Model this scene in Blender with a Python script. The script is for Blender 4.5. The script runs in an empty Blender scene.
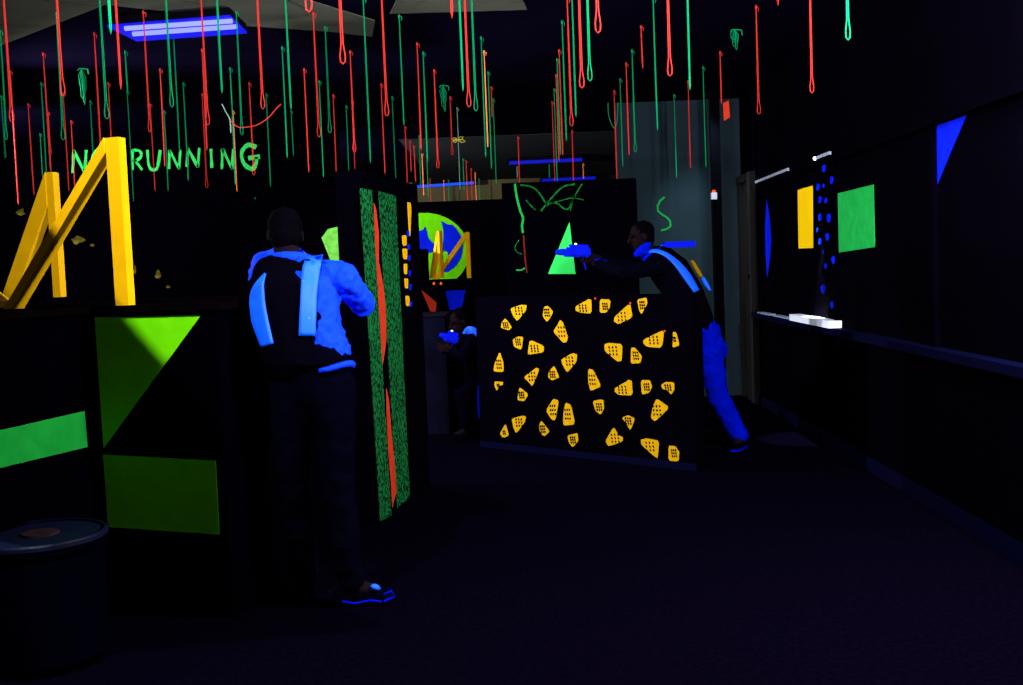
import bpy, bmesh, math, random
from mathutils import Vector as V, Matrix
random.seed(7)
R = math.radians
sc = bpy.context.scene
col = sc.collection
# ------------------------------------------------------------ camera
F = 1100.0
CAM = V((0, 0, 1.5))
MROT = Matrix.Rotation(R(90 - 3.75), 3, 'X') @ Matrix.Rotation(R(-2.2), 3, 'Z')
cd = bpy.data.cameras.new('camera'); cd.sensor_width = 36; cd.lens = F / 1023 * 36
cam = bpy.data.objects.new('camera', cd); col.objects.link(cam)
cam.matrix_world = Matrix.Translation(CAM) @ MROT.to_4x4()
cd.clip_start = .05; cd.clip_end = 100
sc.camera = cam
sc.view_settings.view_transform = 'Standard'; sc.view_settings.look = 'None'
sc.view_settings.gamma = 1; sc.view_settings.exposure = 0; sc.view_settings.use_curve_mapping = False
# ------------------------------------------------------------ world: a trace of violet spill
w = bpy.data.worlds.new('world'); sc.world = w; w.use_nodes = True
w.node_tree.nodes['Background'].inputs[0].default_value = (.3, .22, 1, 1)
w.node_tree.nodes['Background'].inputs[1].default_value = .006

def lamp(name, kind, loc, power, color=(1, 1, 1), size=.1, target=None, spot=None, blend=.3):
    l = bpy.data.lights.new(name, kind); l.energy = power; l.color = color
    if kind == 'AREA': l.shape = 'RECTANGLE'; l.size = size; l.size_y = .3
    else: l.shadow_soft_size = size
    if kind == 'SPOT': l.spot_size = R(spot); l.spot_blend = blend
    o = bpy.data.objects.new(name, l); col.objects.link(o); o.location = loc
    if target is not None:
        o.rotation_euler = (V(target) - V(loc)).to_track_quat('-Z', 'Y').to_euler()
    return o
HC = 3.3
UV = (.86, .86, 1)
# all lamps but the left, corridor and display ones are added unseen fill
S1 = V((-1.35, 2.9, 3.12)); S2 = V((2.2, 4.1, 2.5)); S3 = V((.9, 4.3, 3.12)); S4 = V((-5.0, 9.0, 2.9))
lamp('lamp_left', 'POINT', S1, 620, UV, .004)
lamp('fill_wall', 'POINT', S2, 800, UV, .08)
lamp('fill_middle', 'POINT', S3, 300, UV, .08)
lamp('fill_side', 'SPOT', S4, 1500, UV, .1, (2.4, 7.8, .9), 75, .5)
lamp('fill_rear', 'AREA', (.4, -2.5, 3.0), 26, UV, 1.2, (.4, 9, 1.6))
lamp('fill_far_left', 'POINT', (-4.2, 15.0, 3.0), 1500, UV, .15)
lamp('fill_lettering', 'SPOT', (-6.2, 10.6, 2.6), 520, UV, .1, (-3.4, 13.6, 2.5), 95, .6)
lamp('fill_partition', 'POINT', (-1.02, 8.35, 1.85), 120, UV, .03)
lamp('lamp_corridor', 'SPOT', (2.1, 11.2, 3.2), 150, (.6, .85, 1), .05, (2.1, 12.3, 1.55), 58, 1)
lamp('lamp_picture', 'SPOT', (2.42, 8.7, 2.2), 700, (.8, .9, 1), .01, (2.42, 8.7, .9), 22, .5)

# ------------------------------------------------------------ projection helpers (pixel of the photograph -> point on a real plane)
def ray(px, py): return (MROT @ V(((px - 511.5) / F, -(py - 342.5) / F, -1))).normalized()
def hit(px, py, P, n):
    d = ray(px, py); return CAM + d * ((P - CAM).dot(n) / d.dot(n))
def at(px, py, Y): return hit(px, py, V((0, Y, 0)), V((0, 1, 0)))
def atz(px, py, z): return hit(px, py, V((0, 0, z)), V((0, 0, 1)))
class Pl:
    """vertical plane through two floor points; n looks to the camera"""
    def __init__(s, A, B):
        s.A = V((A[0], A[1], 0)); s.B = V((B[0], B[1], 0)); s.u = (s.B - s.A).normalized()
        s.n = V((s.u.y, -s.u.x, 0))
        if (CAM - s.A).dot(s.n) < 0: s.n = -s.n
    def p(s, px, py, off=.001): return hit(px, py, s.A, s.n) + s.n * off

# ------------------------------------------------------------ materials
def mat(name, color, rough=.8, emis=None, es=0, bump=None, tex=None, spec=.05, metal=0):
    m = bpy.data.materials.new(name); m.use_nodes = True
    nt = m.node_tree; N = nt.nodes; b = N['Principled BSDF']
    b.inputs['Base Color'].default_value = (*color, 1); b.inputs['Roughness'].default_value = rough
    b.inputs['Specular IOR Level'].default_value = spec; b.inputs['Metallic'].default_value = metal
    if emis: b.inputs['Emission Color'].default_value = (*emis, 1); b.inputs['Emission Strength'].default_value = es
    tc = N.new('ShaderNodeTexCoord')
    if tex:      # (kind, scale, second colour, low, high)
        kind, scale, c2, lo, hi = tex
        t = N.new('ShaderNodeTexNoise' if kind == 'noise' else 'ShaderNodeTexVoronoi')
        t.inputs['Scale'].default_value = scale
        if kind == 'noise': t.inputs['Detail'].default_value = 4
        nt.links.new(tc.outputs['Object'], t.inputs['Vector'])
        r = N.new('ShaderNodeValToRGB'); r.color_ramp.elements[0].position = lo; r.color_ramp.elements[1].position = hi
        r.color_ramp.elements[0].color = (*c2, 1); r.color_ramp.elements[1].color = (*color, 1)
        nt.links.new(t.outputs['Fac'] if kind == 'noise' else t.outputs['Distance'], r.inputs['Fac'])
        nt.links.new(r.outputs['Color'], b.inputs['Base Color'])
    if bump:
        t = N.new('ShaderNodeTexNoise'); t.inputs['Scale'].default_value = bump[0]; t.inputs['Detail'].default_value = 3
        nt.links.new(tc.outputs['Object'], t.inputs['Vector'])
        bp = N.new('ShaderNodeBump'); bp.inputs['Strength'].default_value = bump[1]; bp.inputs['Distance'].default_value = .02
        nt.links.new(t.outputs['Fac'], bp.inputs['Height']); nt.links.new(bp.outputs['Normal'], b.inputs['Normal'])
    return m
BLK = mat('black_wall_paint', (.0005, .0002, .0015), .95, tex=('noise', 3, (.0003, .0001, .0009), .3, .7), spec=.005)
CARPET = mat('black_carpet', (.0013, .0007, .0034), 1, tex=('noise', 38, (.0007, .0004, .0020), .35, .7), bump=(300, .4), spec=0)
CEIL = mat('black_ceiling_tile', (.003, .002, .008), .95, tex=('noise', 2, (.002, .0015, .006), .3, .7), spec=0)
CGREY = mat('grey_ceiling_tile', (.09, .094, .066), .95, tex=('noise', 4, (.075, .08, .055), .3, .7), spec=0)
OLIVE = mat('olive_wall_paint', (.10, .09, .035), .95, tex=('noise', 3, (.08, .07, .03), .3, .7), spec=0)
GREYW = mat('blue_grey_wall_paint', (.018, .031, .037), .9, tex=('noise', 5, (.015, .027, .032), .3, .7), spec=0)
BROWNW = mat('brown_grey_trim', (.009, .008, .007), .9, spec=.1)
YEL = mat('neon_yellow_paint', (.95, .50, .0), .7, tex=('noise', 14, (.80, .40, .0), .25, .75))
YELM = mat('neon_yellow_lumber', (.66, .35, .0), .75, tex=('noise', 9, (.56, .29, .0), .25, .75))
YELP = mat('neon_yellow_print', (.8, .44, .0), .8, tex=('voronoi', 42, (.03, .015, .0), .12, .26))
YELP2 = mat('neon_yellow_stencil_paint', (.58, .31, .0), .8, tex=('noise', 30, (.47, .25, .0), .3, .7))
GRN = mat('neon_green_paint', (.012, .42, .06), .8, tex=('noise', 12, (.008, .32, .045), .3, .7))
GRNL = mat('neon_bright_green_paint', (.04, .85, .12), .8)
LIME = mat('neon_lime_paint', (.13, .62, .0), .8, tex=('noise', 10, (.10, .54, .0), .3, .7))
PALE = mat('neon_pale_green_paint', (.28, .95, .10), .8, tex=('noise', 18, (.16, .7, .07), .3, .6))
SPK = mat('speckled_green_paint', (.006, .15, .028), .85, tex=('noise', 46, (.0, .004, .003), .41, .58))
RED = mat('neon_red_paint', (.66, .04, .012), .8, tex=('noise', 20, (.5, .03, .01), .3, .7))
BLU = mat('neon_blue_paint', (.0, .012, .80), .8, tex=('noise', 18, (.0, .006, .62), .3, .7))
DGRN = mat('dim_green_paint', (.004, .17, .02), .9, tex=('noise', 30, (.0, .03, .005), .3, .6))
DRED = mat('dim_red_paint', (.16, .012, .008), .9)
CORDR = mat('red_neon_cord', (.42, .020, .014), .8, (1, .045, .03), .22)  # faint constant glow added to all string materials to even their brightness
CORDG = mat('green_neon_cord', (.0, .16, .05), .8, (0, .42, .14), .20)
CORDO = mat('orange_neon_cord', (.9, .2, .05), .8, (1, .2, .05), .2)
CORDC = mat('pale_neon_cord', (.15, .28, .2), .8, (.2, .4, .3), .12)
SHIRT = mat('blue_glowing_shirt_cloth', (.0, .034, .90), .8, bump=(11, 1), spec=.1)
JEAN = mat('blue_jean_cloth', (.0, .004, .40), .9, bump=(14, .8), spec=0)
STRAP = mat('reflective_blue_strap', (.0, .095, .95), .6, tex=('noise', 26, (.3, .7, 1.0), .22, .30), spec=.3)  # pale flecks paint the strap's sparkle into its colour
VEST = mat('black_vest_cloth', (.0008, .0006, .002), .95, bump=(20, .3), spec=.0)
TROU = mat('dark_trouser_cloth', (.0007, .0006, .003), .9, bump=(14, .4), spec=0)
SKIN = mat('skin_in_the_dark', (.006, .003, .004), .9, spec=.01)
HAIR = mat('dark_hair', (.0006, .0004, .001), .9, bump=(80, .3), spec=.01)
GUNB = mat('blue_phaser_shell', (.0, .006, .55), .7, spec=.04)
BLKP = mat('black_plastic', (.0006, .0006, .0013), .8, spec=.01)
WHITE = mat('white_ledge_sheen', (.85, .9, .95), .6)
WHT = mat('white_plastic', (.5, .5, .55), .5)
NAVY = mat('navy_ledge_paint', (.0004, .0006, .010), .8, spec=.02)
METAL = mat('dark_metal', (.0015, .0015, .003), .8, spec=.02)
TUBE = mat('black_light_tube', (.05, .05, .1), .5, (.30, .34, 1), 1.25)
LENS = mat('black_light_reflector', (.01, .01, .1), .5, (0, .002, 1), .8)
LENSD = mat('dim_black_light_tube', (.01, .01, .1), .5, (0, .01, 1), .42)
LEDW = mat('white_led', (1, 1, 1), .5, (.85, .95, 1), 3)
LEDR = mat('red_led', (.3, .01, .0), .5, (1, .12, .02), .7)
LEDG = mat('green_led', (.0, .3, .0), .5, (.1, 1, .1), .5)
BROWN = mat('brown_wood', (.022, .009, .010), .9, tex=('noise', 20, (.010, .005, .006), .3, .7))
DRUMM = mat('dark_navy_drum_shell', (.0003, .0003, .002), .95, spec=0)

# ------------------------------------------------------------ mesh helpers
def obj(name, bm, m, parent=None, smooth=False):
    bmesh.ops.recalc_face_normals(bm, faces=bm.faces)
    me = bpy.data.meshes.new(name); bm.to_mesh(me); bm.free()
    if smooth:
        for p in me.polygons: p.use_smooth = True
    for k in (m if isinstance(m, (list, tuple)) else [m]): me.materials.append(k)
    o = bpy.data.objects.new(name, me); col.objects.link(o)
    if parent is not None:
        o.parent = parent; o.matrix_parent_inverse = Matrix.Translation(-parent.location)
    return o
def rebase(o, loc):
    loc = V(loc); o.data.transform(Matrix.Translation(-loc)); o.location = loc; return o
def tag(o, label=None, cat=None, group=None, kind=None):
    if label: o['label'] = label
    if cat: o['category'] = cat
    if group: o['group'] = group
    if kind: o['kind'] = kind
    return o
def thing(name, label, cat, loc=(0, 0, 0), group=None):
    o = bpy.data.objects.new(name, None); col.objects.link(o); o.location = loc
    o.empty_display_size = .1
    return tag(o, label, cat, group)
def prism(bm, pts, off):
    """closed slab: polygon pts pushed by the vector off"""
    a = [bm.verts.new(p) for p in pts]; b = [bm.verts.new(V(p) + off) for p in pts]
    bm.faces.new(a); bm.faces.new(b[::-1]); n = len(a)
    for i in range(n): bm.faces.new((a[i], b[i], b[(i + 1) % n], a[(i + 1) % n]))
    return bm
def box(bm, c, s, rz=0):
    M = Matrix.Translation(c) @ Matrix.Rotation(rz, 4, 'Z') @ Matrix.Diagonal((*s, 1))
    bmesh.ops.create_cube(bm, size=1, matrix=M); return bm
def beam(bm, a, b, w, d, side):
    """rectangular lumber from a to b: w across in the side direction, d deep"""
    a = V(a); b = V(b); t = (b - a).normalized(); s = (side - t * side.dot(t)).normalized(); n = t.cross(s)
    q = [a + s * w / 2 * i + n * d / 2 * j for i, j in ((1, 1), (1, -1), (-1, -1), (-1, 1))]
    return prism(bm, q, b - a)
def tube(bm, pts, rad, seg=6, closed=False):
    pts = [V(p) for p in pts]; n = len(pts); rs = rad if isinstance(rad, (list, tuple)) else [rad] * n
    rings = []; up = None
    for i, p in enumerate(pts):
        t = ((pts[(i + 1) % n] if (i < n - 1 or closed) else p) - (pts[i - 1] if (i > 0 or closed) else p)).normalized()
        if up is None: up = V((0, 1, 0)) if abs(t.y) < .9 else V((1, 0, 0))
        s = t.cross(up).normalized(); up = s.cross(t).normalized()
        rings.append([bm.verts.new(p + (s * math.cos(k * 2 * math.pi / seg) + up * math.sin(k * 2 * math.pi / seg)) * rs[i]) for k in range(seg)])
    for i in range(n if closed else n - 1):
        A = rings[i]; B = rings[(i + 1) % n]
        for k in range(seg): bm.faces.new((A[k], A[(k + 1) % seg], B[(k + 1) % seg], B[k]))
    if not closed: bm.faces.new(rings[0][::-1]); bm.faces.new(rings[-1])
    return bm
def lathe(bm, prof, c, seg=32):
    rings = [[bm.verts.new((c[0] + r * math.cos(a * 2 * math.pi / seg), c[1] + r * math.sin(a * 2 * math.pi / seg), c[2] + z)) for a in range(seg)] for r, z in prof]
    for A, B in zip(rings, rings[1:]):
        for k in range(seg): bm.faces.new((A[k], A[(k + 1) % seg], B[(k + 1) % seg], B[k]))
    bm.faces.new(rings[0]); bm.faces.new(rings[-1]); return bm
def ell(bm, c, ax, seg=12, rings=8):
    """ellipsoid with the three axis vectors ax"""
    M = Matrix((ax[0], ax[1], ax[2])).transposed().to_4x4(); M.translation = V(c)
    bmesh.ops.create_uvsphere(bm, u_segments=seg, v_segments=rings, radius=1, matrix=M); return bm
def chaikin(p, n=2):
    p = [V(q) for q in p]
    for _ in range(n):
        q = []
        for i in range(len(p)):
            a = p[i]; b = p[(i + 1) % len(p)]; q += [a * .86 + b * .14, a * .14 + b * .86]
        p = q
    return p
def patch(name, pl, pix, m, parent=None, t=.004, off=0.0, rnd=0):
    """flat painted shape or board of thickness t lying on the plane pl"""
    q = [V((*a, 0)) for a in pix]
    if rnd: q = chaikin(q, rnd)
    return obj(name, prism(bmesh.new(), [pl.p(a.x, a.y, off) for a in q], pl.n * t), m, parent)
def ribbon(pl, pix, wd, t=.004, bm=None):
    """brush stroke along pixels, width(s) wd in metres"""
    bm = bm or bmesh.new(); pts = [pl.p(*a) for a in pix]; n = len(pts)
    ws = wd if isinstance(wd, (list, tuple)) else [wd] * n
    L = []; Rr = []
    for i, p in enumerate(pts):
        d = (pts[min(i + 1, n - 1)] - pts[max(i - 1, 0)]).normalized(); s = d.cross(pl.n)
        L.append(p + s * ws[i] / 2); Rr.append(p - s * ws[i] / 2)
    for i in range(n - 1): prism(bm, [L[i], L[i + 1], Rr[i + 1], Rr[i]], pl.n * t)
    return bm
def struct(name, bm, m, parent=None):
    o = obj(name, bm, m, parent)
    if parent is None: o['kind'] = 'structure'
    return o
def wallbox(bm, A, B, z0, z1, th):
    """wall slab: front face on the plane A-B, thickness behind it"""
    pl = Pl(A, B); a = V((A[0], A[1], z0)); b = V((B[0], B[1], z0))
    return prism(bm, [a, b, V((b.x, b.y, z1)), V((a.x, a.y, z1))], -pl.n * th)

# ============================================================ SETTING
struct('floor', box(bmesh.new(), (-2, 9, -.05), (14, 32, .1)), CARPET)
struct('ceiling', box(bmesh.new(), (-2, 9, HC + .05), (14, 32, .1)), CEIL)
def ceilpoly(pix): return prism(bmesh.new(), [atz(x, y, HC - .001) for x, y in pix], V((0, 0, -.006)))
for i, pix in enumerate([[(-60, 70), (0, 45), (105, 4), (118, -60), (-60, -60)],
                         [(105, 4), (180, 12), (245, 25), (330, 31), (372, 36), (375, 20), (310, 0), (190, -60), (118, -60)],
                         [(390, 13), (527, 9), (520, -6), (400, -8)]]):
    struct('trim_%d' % (i + 1), ceilpoly(pix), CGREY)
# far end of the hall: grey ceiling beyond 14 m and the olive end wall
struct('trim_4', box(bmesh.new(), (.75, 18.3, HC - .004), (4.3, 7.0, .006)), mat('far_grey_ceiling', (.05, .055, .055), .9, spec=0))
struct('wall_back', box(bmesh.new(), (-2, 21.9, HC / 2), (14, .2, HC)), OLIVE)
# right wall
WR = Pl((2.42, 4), (2.42 + .025 * 10, 14))
rA = atz(915, 498, 0); rB = atz(822, 443, 0)
WRa = V((rA.x - .03 * (rA.y - 2), 2, 0))
WRd = (V((rB.x, rB.y, 0)) - V((rA.x, rA.y, 0))).normalized()
WRd = V((.028, 1, 0)).normalized()
WRp = lambda Y: (rA.x + WRd.x / WRd.y * (Y - rA.y), Y)
WR = Pl(WRp(2), WRp(12.2))
if WR.n.x > 0: WR.n = -WR.n
YG = 12.3
GW = Pl((0, YG), (5, YG))
struct('wall_right', prism(bmesh.new(), [V((*WRp(-6), 0)), V((*WRp(YG), 0)), V((*WRp(YG), HC)), V((*WRp(-6), HC))], V((.2, 0, 0))), BLK)
gx = at(622, 300, YG).x
struct('wall_far_right', prism(bmesh.new(), [V((gx, YG, 0)), V((4, YG, 0)), V((4, YG, HC)), V((gx, YG, HC))], V((0, .15, 0))), GREYW)
# floor skirting and the ledge line
struct('baseboard_right', prism(bmesh.new(), [V((*WRp(2), 0)) + WR.n * .002, V((*WRp(12.2), 0)) + WR.n * .002, V((*WRp(12.2), .10)) + WR.n * .002, V((*WRp(2), .10)) + WR.n * .002], WR.n * .015), NAVY)
zl = hit(935, 346, WR.A, WR.n).z
zt = hit(968, 114, WR.A, WR.n).z
def along(y0, y1, z0, z1, t, m, name, off=0.0, parent=None, st=True):
    a = V((*WRp(y0), z0)) + WR.n * off; b = V((*WRp(y1), z0)) + WR.n * off
    bm = prism(bmesh.new(), [a, b, V((b.x, b.y, z1)), V((a.x, a.y, z1))], WR.n * t)
    return struct(name, bm, m, parent) if st else obj(name, bm, m, parent)
def ypix(x, y): return WR.p(x, y).y
along(2.2, ypix(760, 315), zl - .05, zl, .09, NAVY, 'trim_5')
along(2.2, ypix(775, 180), zt, zt + .05, .05, BLK, 'trim_6')
for i, (x, y) in enumerate(((937, 260), (838, 240), (762, 250))):
    yy = ypix(x, y); along(yy - .03, yy + .03, zl, zt, .03, BLK, 'trim_%d' % (7 + i))
# pale pieces that paint glare onto the rail and the ledge
for (x0, y0, x1, y1) in ((762, 182, 795, 171), (824, 158, 838, 154.5)):
    a = ypix(x0, y0); b = ypix(x1, y1); z = WR.p(x1, y1).z
    o = along(b, a, WR.p(x0, y0).z - .012, WR.p(x0, y0).z + .012, .02, mat('rail_glare_edge', (.30, .36, .42), .5), 'rail_glare', .05, st=False)
    tag(o, 'short rail piece with painted glare above the %s' % ('blue crescent on the right wall' if x0 < 800 else 'yellow panel, with a white light at its end'), 'rail')
    rebase(o, o.data.vertices[0].co.copy())
yA = ypix(842, 331); yB = ypix(801, 322)
o = along(yA, yB, zl, zl + .055, .10, WHITE, 'ledge_sheen', 0, st=False)  # white piece puts the small lamp's glare into the ledge colour
tag(o, 'white tray on the right wall ledge put in as lamp glare', 'sheen'); rebase(o, o.data.vertices[0].co.copy())
for k, (x0, x1, nm) in enumerate(((764, 776, 'farthest small pale glare spot on the right wall ledge, by the door frame'), (780, 795, 'small pale glare spot on the right wall ledge between farther spot and white tray'))):
    o = along(ypix(x1, 320), ypix(x0, 314), zl, zl + .012, .07, mat('pale_glare_spot', (.25, .33, .42), .5), 'ledge_glare_spot', 0, st=False)  # pale pieces stand for spots of glare on the ledge
    tag(o, nm, 'glare spot'); rebase(o, o.data.vertices[0].co.copy())
lp = WR.p(824, 158, .07)
t = thing('display_lamp', 'tiny glowing white lamp on the rail above the right wall panels', 'lamp', lp)
obj('bulb', ell(bmesh.new(), lp, [V((.016, 0, 0)), V((0, .016, 0)), V((0, 0, .016))]), LEDW, t, True)
obj('bracket', box(bmesh.new(), lp - WR.n * .04 + V((0, 0, .012)), (.05, .02, .012)), METAL, t)
bpy.data.objects['lamp_picture'].location = lp + WR.n * .05 + V((0, 0, -.03))
bpy.data.objects['lamp_picture'].rotation_euler = (V((*WRp((yA + yB) / 2), zl)) + WR.n * .05 - lp).to_track_quat('-Z', 'Y').to_euler()
# door frame at the end of the right wall
a0 = ypix(743, 250); a1 = ypix(757, 250)
t = thing('door_1', None, None, V((*WRp(a1), 0))); t['kind'] = 'structure'
for k, (f0, f1, zz0, zz1, th) in enumerate(((0, .22, .0, 2.35, .06), (.35, .62, .0, 2.35, .04), (.78, 1, .0, 2.35, .05))):
    along(a1 + (a0 - a1) * f0, a1 + (a0 - a1) * f1, zz0, zz1, th, BROWNW, 'door_frame', 0, t)
along(a1, a0, 2.35, 2.43, .06, BROWNW, 'door_head', 0, t)
bm = ell(bmesh.new(), WR.p(755, 276, .06), [V((.02, 0, 0)), V((0, .03, 0)), V((0, 0, .03))]); struct('door_handle', bm, METAL, t)

# ------------------------------------------------------------ panels on the right wall
def board(name, label, cat, pl, pix, m, t=.003, off=0.001, group=None, rnd=0):
    o = patch(name, pl, pix, m, None, t, off, rnd)
    c = sum((v.co for v in o.data.vertices), V()) / len(o.data.vertices)
    return tag(rebase(o, c), label, cat, group)
board('fluorescent_board', 'narrow upright yellow panel on the right wall', 'board', WR, [(798, 190), (813, 185.5), (813.5, 248), (799, 248.5)], mat('neon_yellow_board', (1, .62, .0), .8))
board('fluorescent_board', 'green panel on the right wall beside the blue prints', 'board', WR, [(837.5, 193.5), (874, 184.5), (875.3, 247), (839, 252.5)], GRN)
board('fluorescent_board', 'blue pointed triangle high on the near right wall', 'board', WR, [(936, 128), (940, 124), (954, 120), (967.5, 115), (951, 152), (938, 184), (936, 160)], BLU)
board('fluorescent_board', 'thin blue crescent on the right wall next to the door frame', 'board', WR, [(767, 200), (769.5, 215), (771.5, 240), (770, 260), (767.5, 277), (766, 255), (765.5, 225)], BLU)
bp = thing('boot_print_trail', 'column of small blue boot prints climbing the right wall', 'prints', WR.p(827, 240))
for x, y, a, s in ((828, 168, 5, 3.6), (836, 180, 10, 3.4), (822, 187, 25, 3.4), (827.5, 185.5, 80, 2), (824, 199.5, 15, 3.2), (830, 200.5, 50, 2.6), (824, 217, -15, 3.2), (833, 218, 5, 4), (831.5, 237, -20, 3.4), (824, 241.5, 30, 3), (821, 230, 0, 1.8), (827, 252, 0, 1.8), (837.5, 260, -25, 3.5), (829.5, 266, -10, 2.6), (827, 289, -20, 4), (836, 305, -10, 3.2)):
    ca, sa = math.cos(R(a)), math.sin(R(a))
    q = [(x + (u * ca - v * sa) * s / 2, y + (u * sa + v * ca) * s) for u, v in ((-.8, -1), (.8, -1.1), (1.1, -.2), (.6, 1), (-.6, 1.1), (-.9, 0))]
    patch('boot_print', WR, q, BLU, bp, .003, .031, 1)

# ------------------------------------------------------------ far right: post, sensor, green squiggle
pc = at(719, 300, 11.6)
t = thing('support_post', 'black square post standing before the blue-grey wall', 'post', (pc.x, 11.6, 0))
obj('shaft', box(bmesh.new(), (pc.x, 11.6, HC / 2), (.095, .095, HC)), BLKP, t)
obj('foot_plate', box(bmesh.new(), (pc.x, 11.6, .01), (.2, .2, .02)), METAL, t)
s = at(714, 196, 11.53)
t = thing('target_sensor', 'little white sensor box with red cap high on the black post', 'sensor', s)
obj('housing', box(bmesh.new(), s, (.055, .05, .07)), WHT, t)
obj('cap', ell(bmesh.new(), s + V((0, 0, .045)), [V((.022, 0, 0)), V((0, .022, 0)), V((0, 0, .02))]), LEDR, t, True)
o = obj('painted_squiggle', ribbon(GW, [(664.5, 197), (660, 201), (657.5, 206), (658, 211), (662, 214.5), (667, 217.5), (670, 221), (670.5, 226), (667, 229), (661, 230.5)], .022), mat('squiggle_green', (.01, .32, .05), .9))
tag(rebase(o, GW.p(664, 214)), 'green S-shaped squiggle painted on the far wall above the right player', 'painting')

# ------------------------------------------------------------ dark partition with vines (behind the footprint board)
YV = 10.7
VP = Pl((0, YV), (5, YV)); xv0 = at(506, 300, YV).x; xv1 = at(640, 300, YV).x; zv = at(560, 181, YV).z
vt = thing('vine_partition', 'tall black partition with dim green vines painted across its top', 'partition', ((xv0 + xv1) / 2, YV, 0))
obj('panel', prism(bmesh.new(), [V((xv0, YV, 0)), V((xv1, YV, 0)), V((xv1, YV, zv)), V((xv0, YV, zv))], V((0, .12, 0))), BLK, vt)
def cv(p, n=6):
    out = []
    P = [p[0]] + list(p) + [p[-1]]
    for i in range(1, len(P) - 2):
        for k in range(n):
            u = k / n; out.append(tuple(.5 * ((2 * P[i][j]) + (-P[i - 1][j] + P[i + 1][j]) * u + (2 * P[i - 1][j] - 5 * P[i][j] + 4 * P[i + 1][j] - P[i + 2][j]) * u * u + (-P[i - 1][j] + 3 * P[i][j] - 3 * P[i + 1][j] + P[i + 2][j]) * u ** 3) for j in (0, 1)))
    return out + [tuple(p[-1])]
for pts, wd, m in (([(515, 184), (516.5, 196), (520, 210), (523, 218), (522, 226), (523, 233)], .022, GRN),
                   ([(523.5, 235), (524.5, 250), (525.5, 262), (527, 273)], .014, DRED),
                   ([(520, 185), (532, 187), (539, 193), (545, 202), (548, 206)], .014, DGRN),
                   ([(541, 211), (549, 201), (558, 191), (565, 186), (575, 184)], .016, DGRN),
                   ([(548, 204), (556, 203), (563, 208), (568, 209), (572, 202), (577, 192), (582, 184)], .014, DGRN),
                   ([(552, 203), (563, 200), (573, 198), (584, 200)], .010, DGRN), ([(570, 211), (572, 203), (575, 195)], .012, DGRN),
                   ([(526, 200), (532, 207), (536, 210)], .010, DGRN), ([(516, 270), (521, 270), (525, 268)], .014, GRN),
                   ([(519, 240), (515, 247), (517, 252), (522, 254)], .009, DGRN)):
    obj('painted_vine', ribbon(VP, cv(pts), wd), m, vt)
board('fluorescent_board', 'tall green triangle on the black partition behind the aimed phaser', 'board', VP, [(569.5, 222), (575.5, 274), (548, 274)], GRNL)

# ------------------------------------------------------------ footprint barricade
fa = atz(481, 446.5, 0); fb = atz(697, 471, 0)
FP = Pl((fa.x, fa.y), (fb.x, fb.y)); zb = 1.285
ft = thing('boot_print_barricade', 'chest-high black barricade covered in yellow boot prints', 'barricade', (V((fa.x, fa.y, 0)) + V((fb.x, fb.y, 0))) / 2)
obj('panel', wallbox(bmesh.new(), (fa.x, fa.y), (fb.x, fb.y), 0, zb, .12), BLK, ft)
obj('kick_strip', prism(bmesh.new(), [V((fa.x, fa.y, .0)), V((fb.x, fb.y, .0)), V((fb.x, fb.y, .05)), V((fa.x, fa.y, .05))], FP.n * .012), NAVY, ft)
PR = [[(112,103),(150,90),(168,92),(165,110),(135,147),(120,125)],[(92,138),(115,170),(105,180),(77,172),(80,155)],[(232,98),(245,94),(265,115),(243,151),(228,130)],
[(290,146),(300,155),(317,205),(312,222),(300,224),(266,185),(280,165)],[(347,95),(400,66),(402,120),(365,117),(347,110)],[(434,70),(470,72),(468,100),(455,117),(434,117)],
[(540,85),(549,135),(500,158),(485,148),(487,133)],[(568,72),(600,64),(604,85),(583,122),(576,110)],[(120,215),(140,204),(156,207),(150,250),(125,240)],
[(182,217),(230,238),(228,260),(175,268),(176,250)],[(72,260),(85,300),(85,330),(50,328),(55,300)],[(295,287),(335,264),(350,270),(347,295),(316,332),(300,305)],
[(160,350),(205,316),(213,325),(190,382),(175,365)],[(268,310),(286,350),(262,361),(247,350),(250,330)],[(392,322),(408,325),(437,382),(400,398),(392,370)],
[(54,366),(84,368),(82,378),(68,382),(63,398),(55,385)],[(145,388),(174,412),(160,436),(137,432),(140,405)],[(265,430),(284,436),(272,505),(258,500),(240,470)],
[(310,444),(328,452),(343,518),(302,523),(302,480)],[(408,437),(445,431),(447,465),(435,484),(418,470)],[(117,500),(155,490),(166,495),(160,515),(132,551),(122,530)],
[(93,519),(105,560),(85,568),(73,553)],[(222,508),(251,545),(232,563),(217,545),(215,525)],[(317,562),(352,552),(354,580),(335,602),(322,585)],
[(451,233),(465,228),(512,232),(510,290),(495,292),(452,255)],[(547,244),(560,246),(584,275),(578,298),(545,300)],[(488,390),(545,357),(550,415),(500,413),(488,402)],
[(582,362),(612,362),(621,385),(610,405),(585,412)],[(655,380),(670,368),(700,370),(700,395),(690,412),(678,398),(660,392)],[(638,429),(682,460),(632,508),(618,495),(625,455)],
[(592,215),(655,184),(662,190),(655,243),(605,240),(592,228)],[(697,188),(708,190),(720,235),(695,242),(697,215)],[(513,497),(535,488),(558,500),(543,541),(528,515)],
[(483,531),(500,560),(516,568),(512,582),(465,598),(455,580)],[(582,577),(600,572),(645,580),(640,640),(630,635),(585,595)],[(682,598),(705,600),(718,620),(716,652),(682,650)]]
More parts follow.
